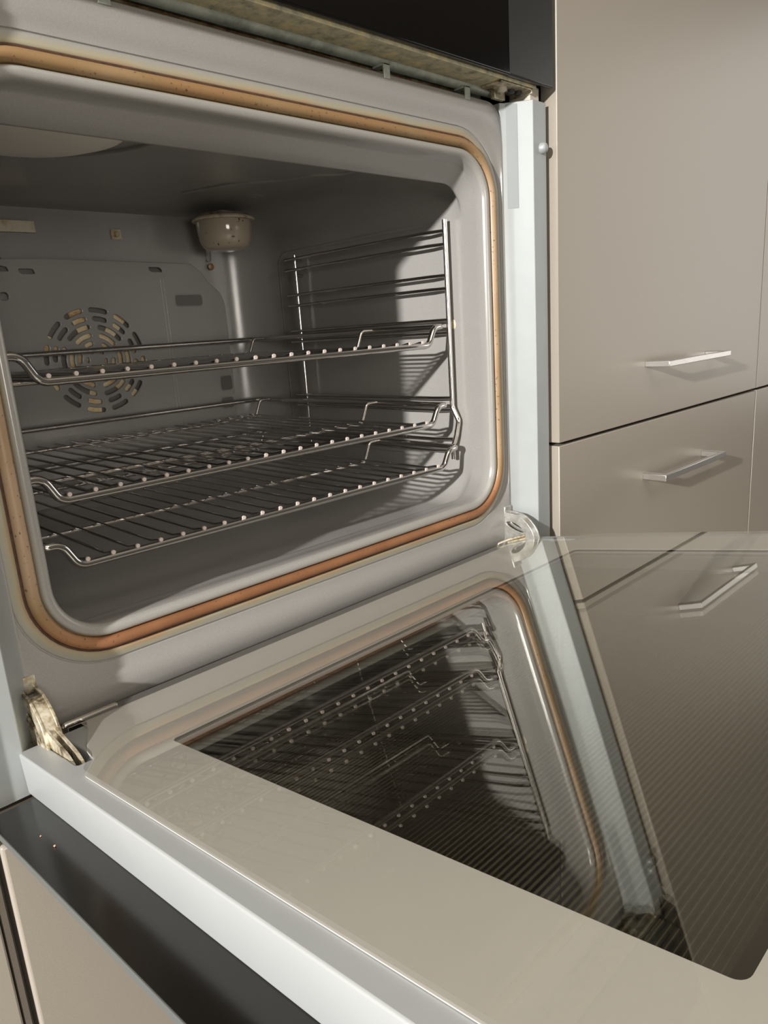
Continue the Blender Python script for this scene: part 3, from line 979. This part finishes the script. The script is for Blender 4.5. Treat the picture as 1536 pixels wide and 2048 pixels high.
# inner pane (clear glass) over the printed border
po = door_outline(0.2270, 0.2565, -0.001, 0.447, 0.010)
bm = bmesh.new(); extrude_poly(bm, po, -0.0035, 0.0)
obj('inner_glass', bm, M['pane'], door)
win = [(CX + a, -u) for a, u in round_poly(-0.2100, 0.2100, 0.0885, 0.3935, 0.004)]
flat_shape('glass_border', po, [win], 0.0004, 0.0, M['border'], (0, 0, -0.0040), rot=(0, 0, 0), parent=door, label='light grey printed border under the inner glass')
# middle pane
bm = bmesh.new(); extrude_poly(bm, [(CX + a, -u) for a, u in round_poly(-0.232, 0.232, 0.06, 0.42, 0.004)], -0.0070, -0.0052)
obj('middle_glass', bm, M['pane2'], door)
# door frame: side, hinge-side and far members, hollow in the middle
po2 = [(CX + a, -u) for a, u in round_poly(-0.2655, 0.2655, 0.004, 0.450, 0.003)]
hole = [(CX + a, -u) for a, u in round_poly(-0.236, 0.236, 0.060, 0.4060, 0.003)]
slots = []
for s in (1, -1):
    slots.append([(CX + s * 0.2475 + a, -u) for a, u in round_poly(-0.0065, 0.0065, 0.018, 0.064, 0.003)])
fr = flat_shape('door_frame', po2, [hole] + slots, 0.0225, 0.0012, M['door_frame'], (0, 0, -0.0170), rot=(0, 0, 0), parent=door)
# outer glass: black border, dotted window, pale ground edge
GX0, GX1 = -0.2973, 0.2873
bm = bmesh.new(); box(bm, GX0, GX1, -UE, -0.0165, TV - 0.0040, TV)
ox = [(a, -u) for a, u in round_poly(GX0, GX1, 0.0165, UE, 0.003)]
hole2 = [(CX + a, -u) for a, u in round_poly(-0.236, 0.236, 0.070, 0.3760, 0.003)]
bm.free()
og = flat_shape('outer_glass', ox, [hole2], 0.0038, 0.0002, M['black_glass'], (0, 0, TV - 0.0024), rot=(0, 0, 0), parent=door, label='black glass rim of the outer pane')
bm = bmesh.new(); box(bm, CX - 0.2361, CX + 0.2361, -0.3761, -0.0699, TV - 0.0040, TV - 0.0008)
obj('dotted_window', bm, M['dotted'], og, label='see-through window with fine dark dot print')
bm = bmesh.new()
box(bm, GX0 - 0.0006, GX0 + 0.0004, -UE, -0.0165, TV - 0.0046, TV - 0.0004)
obj('glass_edge', bm, M['glass_edge'], og, label='pale ground edge of the black glass')
# small crumbs on the black rim
CRM = plain('bread_crumb', (0.5, 0.28, 0.17), 0.8, noise=0.2)
for x, u, r in ((-0.2850, 0.069, 0.00045), (-0.2842, 0.0875, 0.00065)):
    bm = bmesh.new()
    bmesh.ops.create_icosphere(bm, subdivisions=1, radius=r, matrix=Matrix.Translation((x, -u, TV + r * 0.4)))
    for v in bm.verts: v.co.x += random.uniform(-1, 1) * r * 0.4
    cr = obj('crumb', bm, CRM)
    cr.matrix_world = Matrix.Translation(DO) @ Matrix.Rotation(-AL, 4, 'X')
    cr['label'] = 'tiny pale crumb on the black rim, nearer the hinge' if u < 0.08 else 'larger pink-brown crumb on the black rim of the door'
    cr['category'] = 'crumb'
# latch bar beside the left hinge
bm = bmesh.new()
pts = [Vector((-0.2395, -0.0105, -0.0520)), Vector((-0.2400, -0.0105, -0.0400)), Vector((-0.2070, -0.0105, -0.0400))]
tube(bm, fillet(pts, 0.001, 3), 0.0024, 10)
bmesh.ops.create_uvsphere(bm, u_segments=10, v_segments=6, radius=0.0024, matrix=Matrix.Translation((-0.2070, -0.0105, -0.0400)))
obj('stop_bar', bm, M['bright_wire'], oven, smooth=60)


# hinges: D-shaped zinc cheek plates with an arm and a locking lever
def hinge(xc, mat, lever):
    inv = door_inv
    arc = []
    for k in range(15):
        a = math.radians(112 + k * 11.5)
        arc.append((-0.004 + 0.0345 * math.cos(a), -0.0385 + 0.0300 * math.sin(a)))
    outline_ = [(0.010, -0.0010), (0.010, -0.016), (0.006, -0.018), (0.006, -0.060), (0.010, -0.074), (-0.004, -0.074)] + [(0.0, 0.0)] * 0
    poly = arc[::-1]
    poly = [(0.009, -0.0085), (0.009, -0.066)] + poly
    lens = []
    for k in range(12):
        t = 2 * PI * k / 12
        lens.append((-0.0135 + 0.0115 * math.cos(t), -0.0245 + (0.0052 if math.sin(t) > 0 else 0.0030) * math.sin(t) + 0.30 * (0.0115 * math.cos(t))))
    h1 = [( -0.001 + 0.0011 * math.cos(2 * PI * k / 8), -0.010 + 0.0018 * math.sin(2 * PI * k / 8)) for k in range(8)]
    rootm = None
    for i, dx in enumerate((-0.0042, 0.0042)):
        # 2D coords (y, z) mapped to the world YZ plane at x
        cu_rot = (PI / 2, PI / 2, 0)
        o_ = flat_shape('hinge' if i == 0 else 'cheek_plate', poly, [lens, h1], 0.0012, 0.0003, mat, (0, 0, 0), rot=(0, 0, 0), parent=None)
        # local (a, b, c) -> (c, a, b)
        Mx = Matrix(((0, 0, 1, xc + dx), (1, 0, 0, 0), (0, 1, 0, 0), (0, 0, 0, 1)))
        o_.data.transform(inv @ Mx)
        if i == 0:
            rootm = o_; o_.parent = door
        else:
            o_.parent = rootm
    # edge strip joining the cheeks (bent sheet), wavy
    bm = bmesh.new()
    prev = None
    for (a, b) in arc:
        w = 0.0036
        v1 = bm.verts.new((xc - w, a, b)); v2 = bm.verts.new((xc + w, a, b))
        v3 = bm.verts.new((xc + w, a + 0.001, b)); v4 = bm.verts.new((xc - w, a + 0.001, b))
        cur = (v1, v2, v3, v4)
        if prev:
            for k in range(4):
                bm.faces.new((prev[k], prev[(k + 1) % 4], cur[(k + 1) % 4], cur[k]))
        else:
            bm.faces.new(cur)
        prev = cur
    bm.faces.new(prev)
    bm.transform(inv)
    obj('edge_strip', bm, mat, rootm, smooth=50)
    # arm into the door slot
    bm = bmesh.new()
    za = 0.010 if lever else 0.0
    for dx in (-0.0024, 0.0024):
        tube(bm, fillet([(xc + dx, -0.010, -0.030 - za), (xc + dx, -0.034, -0.030 - za), (xc + dx, -0.066, -0.034 - za / 2), (xc + dx, -0.080, -0.044)], 0.02, 5), 0.0018, 6,
             prof=[(0.0045, 0.0008), (-0.0045, 0.0008), (-0.0045, -0.0008), (0.0045, -0.0008)])
    bm.transform(inv)
    obj('arm', bm, mat, rootm)
    # mounting plate on the enamel
    bm = bmesh.new(); box(bm, xc - 0.0062, xc + 0.0062, -0.0022, 0.004, -0.0150, -0.0030); box(bm, xc - 0.0056, xc + 0.0056, -0.0006, 0.004, -0.066, -0.014)
    bm.transform(inv)
    obj('mounting_plate', bm, mat, rootm, bevel=0.0012)
    if lever:
        bm = bmesh.new()
        a = Vector((xc - 0.0050, -0.0265, -0.0345)); b = Vector((xc - 0.0165, -0.0125, -0.0385)); c = Vector((xc - 0.0245, -0.0065, -0.0410))
        for k, dz in enumerate((0.0034, 0.0, -0.0034)):
            tube(bm, [a + Vector((0, 0, dz)), b + Vector((0, 0, dz * 0.9))], 0.0014, 8)
        tube(bm, fillet([b + Vector((0, 0, 0.0030)), c + Vector((0, 0, 0.0026)), c + Vector((-0.001, 0.001, -0.0026)), b + Vector((0, 0, -0.0030))], 0.002, 4), 0.0013, 8)
        bm.transform(inv)
        obj('locking_lever', bm, M['zinc_old'], rootm, smooth=50)


door_inv = (Matrix.Translation(DO) @ Matrix.Rotation(-AL, 4, 'X')).inverted()
hinge(0.2435, M['zinc'], True)
hinge(-0.2545, M['zinc_old'], False)
